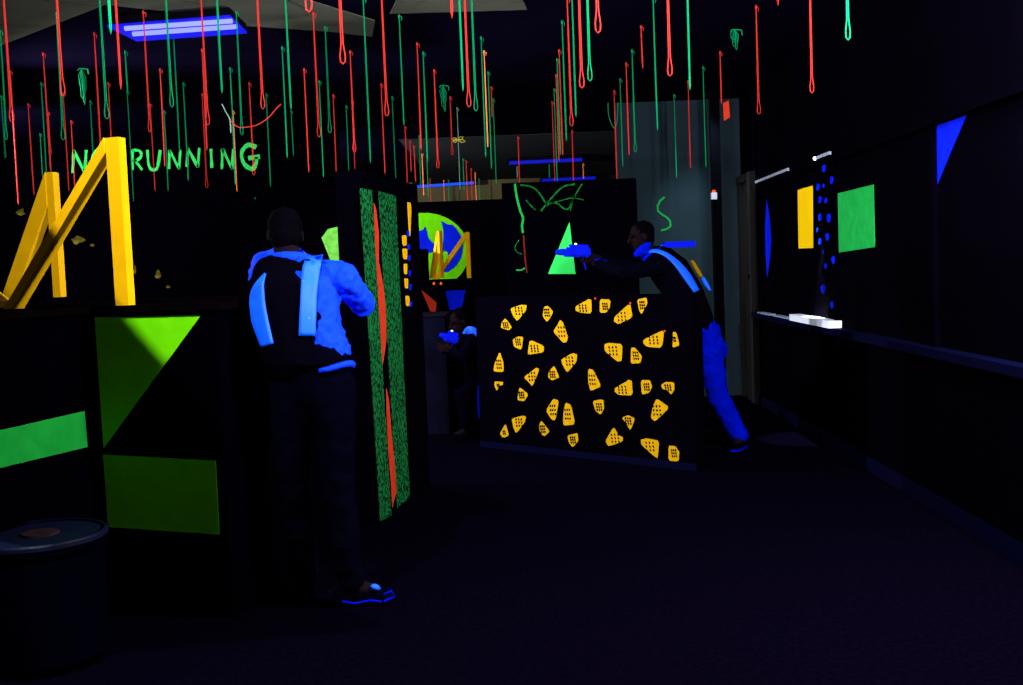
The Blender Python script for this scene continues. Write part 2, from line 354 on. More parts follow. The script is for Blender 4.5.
def print_shape(pl, pix, parent):
    """a stencilled sole: outline, with small dark tread gaps cut as slits in the middle"""
    q = chaikin([V((a[0], a[1], 0)) for a in pix], 1); c = sum(q, V()) / len(q)
    q = [a + (a - c) * .06 for a in q]
    o = obj('boot_print', prism(bmesh.new(), [pl.p(a.x, a.y) for a in q], pl.n * .003), YELP2, parent)
    w = max(a.x for a in q) - min(a.x for a in q); h = max(a.y for a in q) - min(a.y for a in q)
    bm = bmesh.new(); n = 3 if min(w, h) > 9 else 2
    ang = random.uniform(-.5, .3)
    for i in range(n):
        for j in range(n):
            x = c.x + (i - (n - 1) / 2) * w * .19 + (j - 1) * .4; y = c.y + (j - (n - 1) / 2) * h * .19
            r = 1.5; e = [(x + r * .55 * math.cos(k * 1.047 + ang), y + r * .9 * math.sin(k * 1.047)) for k in range(6)]
            prism(bm, [pl.p(*g, .0025) for g in e], pl.n * .003)
    obj('tread', bm, BLKP, o)
    return o
for p in PR: print_shape(FP, [(480 + x / 3.605, 280 + y / 3.605) for x, y in p], ft)
for x, y in ((595.5, 298.5), (630.5, 303), (665, 331)):
    obj('orange_dot', prism(bmesh.new(), [FP.p(x + 1.1 * math.cos(k), y + 1.1 * math.sin(k)) for k in range(6)], FP.n * .003), RED, ft)

# ------------------------------------------------------------ striped wall end
s0 = atz(380, 524, 0); s1 = atz(409, 501, 0)
d = (s1 - s0).normalized(); a = s0 - d * .05; b = s0 + d * 1.22
SW = Pl((a.x, a.y), (b.x, b.y)); zs = 2.12
st = thing('striped_partition', 'narrow black partition with two speckled green stripes and a red flame between', 'partition', ((a.x + b.x) / 2, (a.y + b.y) / 2, 0))
thk = (V((a.x, a.y, 0)) - V((at(341, 300, a.y).x, a.y, 0))).length
obj('panel', prism(bmesh.new(), [V((a.x, a.y, 0)), V((b.x, b.y, 0)), V((b.x, b.y, zs)), V((a.x, a.y, zs))], V((-thk, 0, 0))), BLK, st)
patch('painted_stripe', SW, [(359.5, 188), (371.5, 190), (391, 516), (380, 521)], SPK, st, .003)
patch('painted_stripe', SW, [(378, 191), (395.5, 196), (409.5, 497), (397, 508)], SPK, st, .003)
patch('painted_flame', SW, [(373.5, 203), (376, 210), (378.5, 235), (378.5, 262), (383, 285), (385.5, 310), (386, 340), (384.5, 352), (382, 366), (381, 345), (379, 310), (376.5, 280), (375.5, 255), (374.5, 230)], RED, st, .003)
patch('painted_flame', SW, [(386, 388), (388.5, 400), (391, 430), (394.5, 465), (396.5, 490), (392, 508), (390.5, 480), (388, 450), (386.5, 415)], RED, st, .003)
for x, y, h, w_ in ((404, 240.5, 5.3, 2.4), (404.7, 254, 5.5, 2.4), (405.2, 269, 5.3, 1.8), (406, 283.5, 5, 1.8), (407.3, 301, 5.2, 2)):
    patch('boot_print', SW, [(x - w_, y - h), (x + w_, y - h), (x + w_ * .9, y + h), (x - w_ * .6, y + h)], YEL, st, .003, 0, 1)
for x, y in ((408, 233.5), (408.4, 247), (409, 258), (409.5, 273), (410, 287), (410.6, 304)):
    patch('boot_print', SW, [(x - 1.2, y - 3), (x + 1.2, y - 3), (x + 1, y + 3), (x - 1, y + 3)], BLU, st, .003, 0, 1)
patch('painted_bar', SW, [(407.2, 202), (410.5, 203), (411, 212), (410, 236), (409, 236)], YEL, st, .003)

obj('fill_lamp_bracket', box(bmesh.new(), (-1.02, 8.35, 2.0), (.12, .12, .06)), METAL, st); obj('fill_lamp_arm', tube(bmesh.new(), [(-1.02, 8.35, 2.03), (-.86, 7.75, 2.05)], .012, 8), METAL, st)  # bracket and arm added to carry the hidden fill lamp
# ------------------------------------------------------------ left barricade (L shaped) with its panels
AL = R(17); ua = V((math.sin(AL), math.cos(AL), 0)); ub = V((math.cos(AL), -math.sin(AL), 0))
Cn = at(94, 400, 5.0); Cn.z = 0
ZB = 1.41
foot = [Cn, Cn + ub * .66, Cn + ub * .66 + ua * 1.15, Cn + ub * .05 + ua * 1.15, Cn + ub * .05 + ua * 1.9, Cn + ua * 1.9 - ub * 1.6, Cn - ua * 2.6 - ub * 1.6, Cn - ua * 2.6]
lb = thing('corner_barricade', 'chest-high black corner barricade at the left with green panels on it', 'barricade', Cn)
obj('body', prism(bmesh.new(), foot, V((0, 0, ZB - .03))), mat('corner_barricade_black', (.0004, .0002, .0011), .95, tex=('noise', 3, (.0002, .0001, .0007), .3, .7), spec=0), lb)
ov = .035
top = [Cn + (ub - ua) * ov, Cn + ub * (.66 + ov) - ua * ov, Cn + ub * (.66 + ov) + ua * 1.18, Cn + ub * .08 + ua * 1.18, Cn + ub * .08 + ua * 1.9, Cn + ua * 1.9 - ub * 1.6, Cn - ua * 2.6 - ub * 1.6, Cn - ua * 2.6 + ub * ov]
obj('top_board', prism(bmesh.new(), [p + V((0, 0, ZB - .03)) for p in top], V((0, 0, .03))), mat('dark_brown_top_board', (.0016, .0007, .001), .9, tex=('noise', 6, (.0008, .0004, .0007), .3, .7), spec=0), lb)
F1 = Pl((Cn.x, Cn.y), ((Cn - ua).x, (Cn - ua).y)); F2 = Pl((Cn.x, Cn.y), ((Cn + ub).x, (Cn + ub).y))
board('fluorescent_board', 'green slanted band at the left edge on the corner barricade', 'board', F1, [(-30, 437), (84, 411), (87, 447), (-30, 475)], mat('band_green_paint', (.006, .26, .026), .8, tex=('noise', 12, (.004, .20, .018), .3, .7)))
board('fluorescent_board', 'lime green triangle on the corner barricade, partly in shadow', 'board', F2, [(95, 317.5), (202, 314.5), (104, 448)], LIME)
board('fluorescent_board', 'lime green rectangle low on the corner barricade beneath the triangle', 'board', F2, [(103.5, 454.5), (216, 460.5), (220, 534.5), (108.5, 527)], LIME)
# unseen baffle added above the camera: its slanted edge shades the lower left of the barricade
e0 = F2.p(96, 306); e1 = F2.p(240, 474)
k = .13
q0 = S1 + (e0 - S1) * k; q1 = S1 + (e1 - S1) * k
dn = (q1 - q0).normalized(); side = (V((0, 0, -1)) - dn * dn.z * -1); side = (side - dn * side.dot(dn)).normalized()
BAF = (q0, q1, dn, side)

def sawtooth(label, Y0, footp, apex, base, Y1, wp, wd, dp, mt, extra=None):
    b = at(*base, Y0); b.z = max(b.z, ZB); f = at(*footp, Y1); a = at(*apex, Y0)
    a = V((b.x, b.y, a.z)); f.z = b.z
    t = thing('zigzag_beam_sculpture', label, 'sculpture', (b + f) / 2)
    sd = (f - b); sd.z = 0; sd.normalize()
    nn = V((-sd.y, sd.x, 0))
    obj('post', prism(bmesh.new(), [b + sd * i * wp / 2 + nn * j * .05 / 2 for i, j in ((-1, -1), (1, -1), (1, 1), (-1, 1))], V((0, 0, a.z - b.z))), mt, t)
    aa = a + sd * (wp / 2) - V((0, 0, wd * .6)); ff = f + V((0, 0, wd * .45))
    # slanted beam cut level at the foot and plumb at the post
    tt = (aa - ff).normalized(); up = V((0, 0, 1))
    hw = wd / 2 / max(.2, abs(tt.dot(sd)))   # vertical half height
    q = [aa + up * hw, aa - up * hw]
    zf = b.z
    def down(p): return p - tt * ((p.z - zf) / tt.z)
    q = [q[0], q[1], down(q[1]), down(q[0])]
    dz = a.z - q[0].z
    q = [p + up * 0 for p in q]; q[0] += up * dz; q[1] += up * dz
    obj('slanted_beam', prism(bmesh.new(), [p - nn * dp / 2 for p in q], nn * dp), mt, t)
    if extra:
        g = [at(x, y, Y1) for x, y in extra]; m_ = ff.z
        bm = prism(bmesh.new(), [g[0], g[1], g[2], g[3]], nn * dp); obj('slanted_beam', bm, mt, t)
    return t
sawtooth('large yellow sawtooth of beams at the right end of the corner barricade', 4.95, (16, 304), (113, 138), (125.5, 306), 5.12, .068, .042, .075, YELM)
sawtooth('smaller farther yellow sawtooth of beams behind the large one', 6.35, (14, 303), (51, 172.5), (60, 297), 6.45, .050, .085, .06, YELM)
lf = at(5, 304, 5.15)
o = obj('yellow_beam', beam(bmesh.new(), (lf.x - .42, 5.2, ZB + .35), (lf.x, 5.15, ZB + .022), .035, .09, V((0, 0, 1))), YELM)
tag(rebase(o, (lf.x, 5.15, ZB)), 'end of a slanted yellow beam at the left picture edge', 'beam')

# drum beside the barricade
dc = atz(40, 534, .52)
t = thing('round_drum', 'low round dark drum with a brown middle at the lower left', 'drum', (dc.x, dc.y, 0))
obj('shell', lathe(bmesh.new(), [(.20, 0), (.235, .04), (.24, .46), (.252, .48), (.252, .52), (.235, .525), (.23, .515), (.06, .515)], (dc.x, dc.y, 0), 48), DRUMM, t)
obj('rim', lathe(bmesh.new(), [(.252, .50), (.258, .505), (.258, .52), (.252, .527), (.243, .527), (.243, .52)], (dc.x, dc.y, 0), 48), mat('drum_rim', (.002, .003, .014), .5, spec=.1), t)
obj('middle_plug', lathe(bmesh.new(), [(.07, .512), (.075, .518), (.07, .528)], (dc.x, dc.y, 0), 24), BROWN, t)

# ------------------------------------------------------------ back left wall with lettering and splashes
YW = 13.6
LW = Pl((-8, YW), (0, YW)); xw = at(345, 300, YW).x
struct('wall_left', prism(bmesh.new(), [V((-9, YW, 0)), V((xw, YW, 0)), V((xw, YW, HC)), V((-9, YW, HC))], V((0, .15, 0))), BLK)
txt = thing('painted_lettering', 'NO RUNNING in green hand-painted capitals on the back wall', 'lettering', LW.p(166, 158))
LT = {'N': [[(0, 1), (.05, 0)], [(.05, 0), (.85, 1)], [(.85, 1), (.95, 0)]], 'O': [[(.5, 0), (.1, .3), (.05, .7), (.5, 1), (.9, .7), (.9, .3), (.5, 0)]],
      'R': [[(.05, 0), (.05, 1)], [(.0, 0), (.7, .05), (.85, .3), (.5, .5), (.05, .55)], [(.25, .5), (.95, 1)]],
      'U': [[(.0, 0), (.1, .75), (.4, 1), (.75, .85), (.95, 0)]], 'I': [[(.4, 0), (.6, 1)]],
      'G': [[(.85, .1), (.4, .0), (.05, .3), (.15, .75), (.6, 1), (.85, .75), (.85, .5)], [(.4, .55), (1.05, .48)]]}
for ch, x, y, w_, h in (('N', 73, 150, 14, 23), ('O', 92, 149, 12, 20), ('R', 132, 150, 11, 20), ('U', 147.5, 150, 13.5, 20), ('N', 169, 150, 12, 19), ('N', 187, 148, 13, 19), ('I', 209, 149, 5, 19), ('N', 222, 149, 12, 20), ('G', 241, 145, 18, 24)):
    bm = bmesh.new()
    for s_ in LT[ch]:
        pts = cv([(x + u * w_, y + v * h) for u, v in s_], 4)
        ribbon(LW, pts, [(.052 if ch == 'G' else .036) * random.uniform(.7, 1.15) for _ in pts], .004, bm)
    obj('letter', bm, GRNL, txt)
    
SPL = mat('dull_yellow_splash', (.16, .13, .01), .9, tex=('noise', 12, (.02, .015, .0), .35, .65))
for i, (x, y, sx, sy, nm) in enumerate(((21, 212, 5, 4, 'dull yellow paint splash between the two yellow sawtooths and the left edge'), (78, 240, 7, 5, 'dull yellow paint splash beneath the long slanted beam'), (92, 245, 3, 1.6, 'tiny yellow paint spatter right of the splash under the slanted beam'),
                                        (22, 248, 3, 7, 'tall dull yellow paint splash left of the smaller sawtooth'), (158, 275, 3.5, 5, 'dull yellow paint splash right of the large yellow post'), (168, 287, 3, 1.6, 'small yellow spatter below and right of the splash by the post'), (135, 270, 2, 4.5, 'yellow paint fleck touching the right side of the large post'), (255, 198, 1.3, 1.6, 'tiny green paint fleck below the final letter G'))):
    q = [(x + sx * math.cos(k * .57) * random.uniform(.5, 1.15), y + sy * math.sin(k * .57) * random.uniform(.5, 1.15)) for k in range(11)]
    board('paint_splash', nm, 'paint splash', LW, q, SPL if i < 7 else DGRN, .003, 0, 'paint splashes on the back wall')
# pale green board on a block behind the left player
BP = Pl((-3, 11), (0, 11)); x0 = at(285, 300, 11).x; x1 = at(352, 300, 11).x
t = thing('tall_block', 'tall black block behind the left player, pale green board on it', 'block', ((x0 + x1) / 2, 11, 0))
obj('body', prism(bmesh.new(), [V((x0, 11, 0)), V((x1, 11, 0)), V((x1, 11, 2.1)), V((x0, 11, 2.1))], V((0, .5, 0))), BLK, t)
board('fluorescent_board', 'pale green board just above the left player\'s shoulder', 'board', BP, [(321.5, 238), (328, 229), (341, 226), (346, 226), (346, 262), (331, 262)], PALE)

# ------------------------------------------------------------ far corridor: low block, far barricade, disc
YL = 10.2; x0 = at(396, 350, YL).x; x1 = at(446, 350, YL).x; z = at(430, 316.5, YL).z
t = thing('low_block', 'low dark block at the corridor end of the striped partition', 'block', ((x0 + x1) / 2, YL, 0))
obj('body', prism(bmesh.new(), [V((x0, YL, 0)), V((x1, YL, 0)), V((x1, YL, z)), V((x0, YL, z))], V((0, .8, 0))), mat('navy_black_block', (.0012, .0012, .009), .9, tex=('noise', 4, (.0007, .0006, .004), .3, .7)), t)
obj('top_edge', box(bmesh.new(), ((x0 + x1) / 2, YL + .4, z + .008), (x1 - x0 + .03, .83, .016)), mat('mottled_top', (.002, .002, .008), .9, tex=('noise', 9, (.006, .004, .002), .3, .6)), t)  # top colour mixes navy and brown at random
YF = 14.0; FB = Pl((-3, YF), (3, YF)); x0 = at(405, 300, YF).x; x1 = at(484, 300, YF).x; z = at(450, 279, YF).z
t = thing('far_barricade', 'distant black barricade under the small yellow sawtooth beams', 'barricade', ((x0 + x1) / 2, YF, 0))
obj('body', prism(bmesh.new(), [V((x0, YF, 0)), V((x1, YF, 0)), V((x1, YF, z - .02)), V((x0, YF, z - .02))], V((0, .6, 0))), BLK, t)
obj('top_board', box(bmesh.new(), ((x0 + x1) / 2, YF + .3, z - .01), (x1 - x0 + .04, .66, .02)), BLKP, t)
obj('side_block', box(bmesh.new(), (at(417, 300, YF).x - .02, YF + .35, .5 * (at(417, 249, YF).z)), (at(427, 300, YF).x - at(404, 300, YF).x, .5, at(417, 249, YF).z)), BLK, t)
board('fluorescent_board', 'blue tapering panel on the distant barricade', 'board', FB, [(445.5, 291), (465.5, 290), (461.5, 310), (449.5, 310)], BLU)
board('fluorescent_board', 'small red triangle on the distant barricade', 'board', FB, [(421, 289.5), (436.5, 302.5), (435.5, 315.5), (432.5, 316)], RED)
ZBk = ZB; ZB = z
sawtooth('small distant yellow sawtooth of beams, left of the pair', 14.12, (432.5, 278), (440.5, 231), (441.5, 278), 14.3, .055, .05, .06, YEL)
sawtooth('small distant yellow sawtooth of beams, right of the pair', 14.12, (437, 279), (467, 232), (469.5, 278), 14.2, .055, .055, .06, YEL)
ZB = ZBk
for x, y, m_, nm in ((434, 283.5, LEDR, 'left one of two tiny red lights below the distant sawtooth beams'), (441, 283.5, LEDR, 'right one of two tiny red lights below the distant sawtooth beams')):
    p = at(x, y, YF - .03); t = thing('target_light', nm, 'light', p, 'target lights')
    obj('housing', box(bmesh.new(), p + V((0, .01, 0)), (.05, .04, .06)), BLKP, t)
    obj('lens', ell(bmesh.new(), p + V((0, -.015, 0)), [V((.016, 0, 0)), V((0, .012, 0)), V((0, 0, .02))]), m_, t, True)
YD = 16.2; DP = Pl((-3, YD), (3, YD)); x0 = at(330, 300, YD).x; x1 = at(520, 300, YD).x; z = at(450, 201, YD).z
t = thing('far_partition', 'distant black partition carrying the lime and blue disc', 'partition', ((x0 + x1) / 2, YD, 0))
obj('panel', prism(bmesh.new(), [V((x0, YD, 0)), V((x1, YD, 0)), V((x1, YD, z)), V((x0, YD, z))], V((0, .12, 0))), BLK, t)
t = thing('painted_disc', 'round lime and blue disc on the distant partition', 'disc', DP.p(427, 250))
cc = DP.p(424.5, 252); rr = 44.5 / F * YD * 1.0
obj('disc', prism(bmesh.new(), [cc + V((math.cos(k * math.pi / 24) * rr, 0, math.sin(k * math.pi / 24) * rr * .87)) for k in range(48)], V((0, -.02, 0))), LIME, t)
C1 = lambda p: [(396 + x / 11.41, 196 + y / 11.41) for x, y in p]
DB = mat('deep_blue_paint', (.0, .012, .62), .8, tex=('noise', 8, (.0, .006, .5), .3, .7))
for pix in (C1([(150, 330), (235, 385), (270, 398), (310, 385), (335, 345), (350, 400), (370, 480), (420, 540), (490, 545), (540, 520), (545, 640), (420, 640), (340, 660), (340, 615), (255, 605), (150, 600)]),
            C1([(515, 285), (590, 325), (640, 330), (690, 375), (740, 460), (765, 560), (745, 700), (690, 790), (600, 860), (560, 870), (520, 880), (560, 800), (600, 700), (590, 640), (540, 620), (540, 380)])):
    patch('painted_blue_area', DP, pix, DB, t, .003, .021)

# ------------------------------------------------------------ black light fixtures
def fixture(label, corners, tubes, lens_m, r=.014, zz=HC):
    cs = [atz(x, y, zz - .07) for x, y in corners]; c = sum(cs, V()) / 4
    t = thing('ceiling_light', label, 'light', (c.x, c.y, zz), 'black light fixtures')
    obj('housing', prism(bmesh.new(), [V((p.x, p.y, zz - .055)) for p in cs], V((0, 0, .05))), METAL, t)
    obj('reflector', prism(bmesh.new(), cs, V((0, 0, .014))), lens_m, t)
    for (xa, ya, xb, yb) in tubes:
        obj('tube', tube(bmesh.new(), [atz(xa, ya, zz - .085), atz(xb, yb, zz - .085)], r, 8), TUBE, t)
fixture('large glowing blue ceiling light with two tubes at the upper left', [(107, 27), (230, 17), (247, 33.5), (137, 41.5)], [(125, 28.5, 232, 21), (133, 34, 237, 26.5)], LENS, .016)
fixture('glowing blue ceiling light cut by the left picture edge', [(-40, 164), (12, 161.5), (15, 168), (-40, 171)], [(-30, 167, 11, 165)], LENS)
def farfix(label, x0, y0, x1, y1, m):
    a = atz(x0, y0, HC - .06); b = atz(x1, y1, HC - .06); c = (a + b) / 2
    t = thing('ceiling_light', label, 'light', (c.x, c.y, HC), 'black light fixtures')
    dd = (b - a).normalized(); n = V((0, 0, 1)).cross(dd)
    obj('housing', prism(bmesh.new(), [a + n * .08, b + n * .08, b - n * .08, a - n * .08], V((0, 0, .055))), METAL, t)
    obj('tube', tube(bmesh.new(), [a - V((0, 0, .02)), b - V((0, 0, .02))], .033, 8), m, t)
    obj('end_cap', box(bmesh.new(), a - V((0, 0, .01)), (.03, .09, .08)), METAL, t); obj('end_cap', box(bmesh.new(), b - V((0, 0, .01)), (.03, .09, .08)), METAL, t)
farfix('long blue ceiling tube over the lime and blue disc', 414, 185.5, 475, 181.5, mat('far_blue_tube', (.01, .01, .1), .5, (.01, .09, 1), .9))
farfix('long dim blue ceiling tube over the vine partition', 508, 161.5, 583, 158, LENSD)
farfix('short dim blue ceiling tube just above the vine partition', 541, 179, 596, 176.5, LENSD)
# housings of unseen lamps added at the ceiling and wall
for p, lab in ((S1, 'unseen ceiling lamp at the added shading board'), (S3, 'unseen lamp added before the first neon strings'), (S4, 'unseen lamp added at the side beyond the corner barricade')):
    t = thing('unseen_ceiling_lamp', lab, 'lamp', (p.x, p.y, HC)); obj('canopy', lathe(bmesh.new(), [(.10, -.04), (.12, 0)], (p.x, p.y, HC - .001), 20), METAL, t)
t = thing('added_wall_lamp', 'unseen lamp added on the near wall beside the ledge', 'lamp', S2)  # sconce added to carry the unseen fill light
obj('back_plate', box(bmesh.new(), (WRp(S2.y)[0] - .02, S2.y, S2.z), (.03, .2, .3)), METAL, t); obj('bracket', box(bmesh.new(), ((WRp(S2.y)[0] + S2.x) / 2 + .04, S2.y, S2.z - .11), (.2, .03, .03)), METAL, t)
# unseen board added beside the left lamp to cast the slanted shadow
q0, q1, dn, side = BAF
o = obj('shading_baffle', prism(bmesh.new(), [q0 - dn * .12, q1 + dn * .12, q1 + dn * .12 + side * .30, q0 - dn * .12 + side * .30], dn.cross(side) * .01), BLK)
tag(rebase(o, q0), 'unseen board added by the ceiling to shade the corner barricade', 'baffle')

# ------------------------------------------------------------ cords
CS = '''0 29 3 140 g 1|1 95 6 158 g 1|6 0 12 122 r 1|10 70 17 205 r 0|6 172 9 212 r 0|3 160 4 185 g 0|56 11 61 140 g 1|58 0 63 96 r 1|63 92 68 191 r 0|43 52 51 171 r 0|28 103 34 195 r 0
41 82 45 174 g 0|40 133 42 177 g 0|48 111 49 155 r 1|71 120 74 197 r 0|94 32 99 146 r 0|90 100 92 153 g 0|102 0 107 119 g 1|108 82 111 193 r 0|110 0 111 34 g 0|118 0 121 89 r 0
125 50 128 92 g 0|127 90 133 201 g 0|143 10 149 132 r 1|150 103 155 191 r 0|160 68 163 167 r 0|164 110 167 191 c 0|167 0 172 107 g 1|173 29 178 152 g 0|183 82 188 181 g 0
202 48 205 150 r 0|202 93 206 188 r 1|204 0 208 125 r 1|219 0 222 93 g 0|230 67 233 185 g 0|233 110 236 192 o 0|236 10 240 135 g 1|249 82 254 175 r 1|259 0 263 109 r 1|266 93 270 187 g 0
282 46 286 158 g 0|287 0 291 110 g 0|291 110 294 156 g 0|304 68 308 172 r 0|308 0 309 12 r 1|313 11 319 137 r 1|319 80 323 177 g 0|325 25 329 133 g 1|333 94 335 180 r 0|340 0 343 64 r 1
350 50 354 152 r 1|352 100 354 169 r 0|346 105 348 171 g 0|363 0 370 163 g 0|383 0 387 116 r 1|381 83 385 174 r 0|392 96 396 178 g 0|399 14 404 125 g 0|405 126 407 184 r 0|417 42 420 150 r 0
423 51 427 161 g 0|434 69 438 168 r 1|450 96 452 155 r 1|457 107 459 190 p 0|460 0 463 91 g 0|451 0 452 18 r 0|465 0 469 107 r 1|472 0 476 111 g 1|481 36 486 157 g 0|484 50 488 147 o 0|488 71 491 169 g 0
491 86 492 118 r 0|493 98 496 184 g 0|518 136 519 190 r 0|567 0 572 126 r 1|573 0 576 117 g 0|579 0 582 88 r 1|587 0 590 81 g 1|597 0 598 33 r 1|562 20 567 141 g 0|559 49 563 155 r 0
557 58 561 155 c 0|556 74 559 161 r 0|554 88 557 182 g 0|552 101 555 183 r 0|641 25 644 69 r 0|653 0 659 130 g 0|668 0 670 76 r 1|686 0 690 90 g 0|632 49 636 152 g 1|626 62 630 155 r 0
620 78 623 167 g 0|614 90 617 180 r 0|674 94 677 178 g 0|688 80 691 168 r 0|703 66 707 167 g 0|720 51 722 104 r 0|756 5 760 114 r 1|625 130 626 190 r 0|572 130 573 188 r 0
583 163 584 179 o 0|549 164 550 178 c 0|517 166 517 178 p 0|777 0 778 5 r 0|809 0 812 93 r 1|846 0 848 40 g 1|410 140 411 172 r 0|414 145 416 182 r 0|419 135 420 185 g 0|422 153 424 196 o 0
427 160 428 198 c 0|430 178 430 206 r 0|444 190 446 224 o 0|449 200 450 222 g 0|463 158 464 190 g 0|466 160 468 205 r 0|471 168 472 205 r 0|475 172 478 210 o 0|479 185 482 220 c 0'''
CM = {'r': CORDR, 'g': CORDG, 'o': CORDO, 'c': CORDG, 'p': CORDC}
CN = {'r': 'red', 'g': 'green', 'o': 'orange', 'c': 'green', 'p': 'pale'}
ZONES = [(75, 'hanging between the picture edge and the green lettering'), (135, 'over the letters NO'), (200, 'over the letters RUN'), (275, 'over the letters NING'),
         (360, 'over the player in bright blue'), (412, 'over the striped partition'), (500, 'in the row over the disc'), (600, 'in the middle row over the vines'), (675, 'over the aiming player'), (2000, 'between the squiggle and the wall ledge')]
cords = []
for seg in CS.replace('\n', '|').split('|'):
    a = seg.split(); cords.append((*map(float, a[:4]), a[4], a[5] == '1'))
cords.sort()
ORD = 'first second third fourth fifth sixth seventh eighth ninth tenth eleventh twelfth'.split()
cnt = {}
def hor(x): return 270.4 + (511.5 - x) * math.tan(R(2.2))
for (xa, ya, xb, yb, c, lp_) in cords:
    if ya > 2:
        K = atz(xa, ya, HC)
    else:
        L = .86; K = atz(xb, yb, HC - L)
        if K.y > F * 1.8 / (hor(xa) + 4): K = atz(xa, -4, HC)
    if K.y > 21.4: K = at(xa, ya, 21.4)
    K = V((K.x, K.y, HC))
    bpt = hit(xb, yb, K, V((0, 1, 0))); L = HC - bpt.z; r = .0029 if K.y < 13 else .0055
    if L < .05: L = .2
    sway = .3 * (bpt.x - K.x)
    zone = next(z for lim, z in ZONES if xa < lim); cn = CN[c]; key = (cn, lp_, zone); cnt[key] = cnt.get(key, 0) + 1
    g = .0036 if not lp_ else .0045
    pts = [(-.001, 0, -.02), (-g * .6, 0, -L * .3), (-g * .8, 0, -L * .7)]
    if lp_: pts += [(-g, 0, -L + .09), (-.012, 0, -L + .035), (-.010, 0, -L + .010), (0, 0, -L), (.010, 0, -L + .010), (.012, 0, -L + .035), (g, 0, -L + .09)]
    else: pts += [(-g * .6, 0, -L + .02), (0, 0, -L), (g * .6, 0, -L + .02)]
    pts += [(g * .8, 0, -L * .7), (g * .6, 0, -L * .3), (.001, 0, -.02)]
    th = random.uniform(-.7, .7)
    pts = [(p[0] * math.cos(th) + sway * (p[2] / -L) ** 2, p[0] * math.sin(th), p[2]) for p in pts]
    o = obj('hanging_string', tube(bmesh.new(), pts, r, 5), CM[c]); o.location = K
    n_ = cnt[key] - 1
    tag(o, '%s %s %s, %s from the left' % (ORD[n_] if n_ < 12 else 'last', cn, 'looped string' if lp_ else 'string', zone), 'string', 'neon strings hanging from the ceiling')
    bm = ell(bmesh.new(), K + V((0, 0, -.016)), [V((.008, 0, 0)), V((0, .008, 0)), V((0, 0, .016))], 8, 6)
    tube(bm, [K + V(v) for v in ((.004, 0, -.012), (.018, 0, -.022), (.014, 0, -.045))], .003, 5)
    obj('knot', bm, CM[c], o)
def bundle(x, ya, yb, c, label):
    K = atz(x, ya, HC); K.z = HC; b = hit(x + 1, yb, K, V((0, 1, 0))); L = HC - b.z; bm = bmesh.new()
    for i in range(4):
        w_ = .008 + .006 * i; l = L * (1 - .17 * i); s_ = (-1) ** i * .008
        tube(bm, [K + V(v) for v in ((0, 0, -.01), (-w_ + s_, .004 * i, -l * .4), (-w_ * .7 + s_, .004 * i, -l * .9), (s_, .004 * i, -l), (w_ * .7 + s_, .004 * i, -l * .9), (w_ + s_, .004 * i, -l * .4), (.002, 0, -.01))], .003, 5)
    tube(bm, [K + V(v) for v in ((-.035, 0, -.02), (-.02, 0, -.004), (.02, 0, -.006), (.05, 0, -.012), (.055, 0, -.05))], .006, 5)
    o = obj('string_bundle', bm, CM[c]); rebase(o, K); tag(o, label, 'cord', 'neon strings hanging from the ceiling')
bundle(81.5, 68, 105, 'g', 'short green tangle of cord knotted up left of the big blue light')
bundle(443, 85, 112, 'g', 'short green tangle of cord knotted up above the lime and blue disc')
bundle(735, 29, 50, 'g', 'tiny green tangle of cord knotted up at the right')
def swag(pts, Y, m, label):
    P = [at(x, y, Y) for x, y in cv(pts)]
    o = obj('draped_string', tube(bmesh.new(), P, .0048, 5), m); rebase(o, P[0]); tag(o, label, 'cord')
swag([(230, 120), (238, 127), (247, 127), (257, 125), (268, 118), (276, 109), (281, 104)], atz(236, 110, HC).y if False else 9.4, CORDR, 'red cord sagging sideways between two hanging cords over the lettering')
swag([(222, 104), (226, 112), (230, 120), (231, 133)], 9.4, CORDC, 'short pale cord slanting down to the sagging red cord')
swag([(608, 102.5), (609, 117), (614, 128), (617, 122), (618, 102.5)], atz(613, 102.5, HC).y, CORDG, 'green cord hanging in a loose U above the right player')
P = at(457.5, 140, atz(457, 107, HC).y)
bm = bmesh.new()
for a, l in ((-12, .085), (25, .07), (165, .06), (200, .05)):
    d_ = V((math.cos(R(a)), 0, math.sin(R(a)))); n_ = V((-d_.z, 0, d_.x))
    tube(bm, [P, P + d_ * l * .6 + n_ * .018, P + d_ * l, P + d_ * l * .6 - n_ * .018, P], .006, 5)
o = obj('ribbon_bow', bm, SPL if False else mat('yellow_ribbon', (.6, .5, .05), .8, (.6, .5, .05), .1)); rebase(o, P); tag(o, 'small yellow bow tied up near the ceiling above the disc', 'bow')  # bow has a small added glow like the strings
# red tag hanging at the right
K = atz(720, 51, HC); TP = Pl((K.x - 1, K.y - .01), (K.x + 1, K.y - .01))
board('hanging_tag', 'small red rectangular tag hanging at the end of a red cord', 'tag', TP, [(723, 103), (728.5, 100.5), (730, 117), (724, 121)], RED)

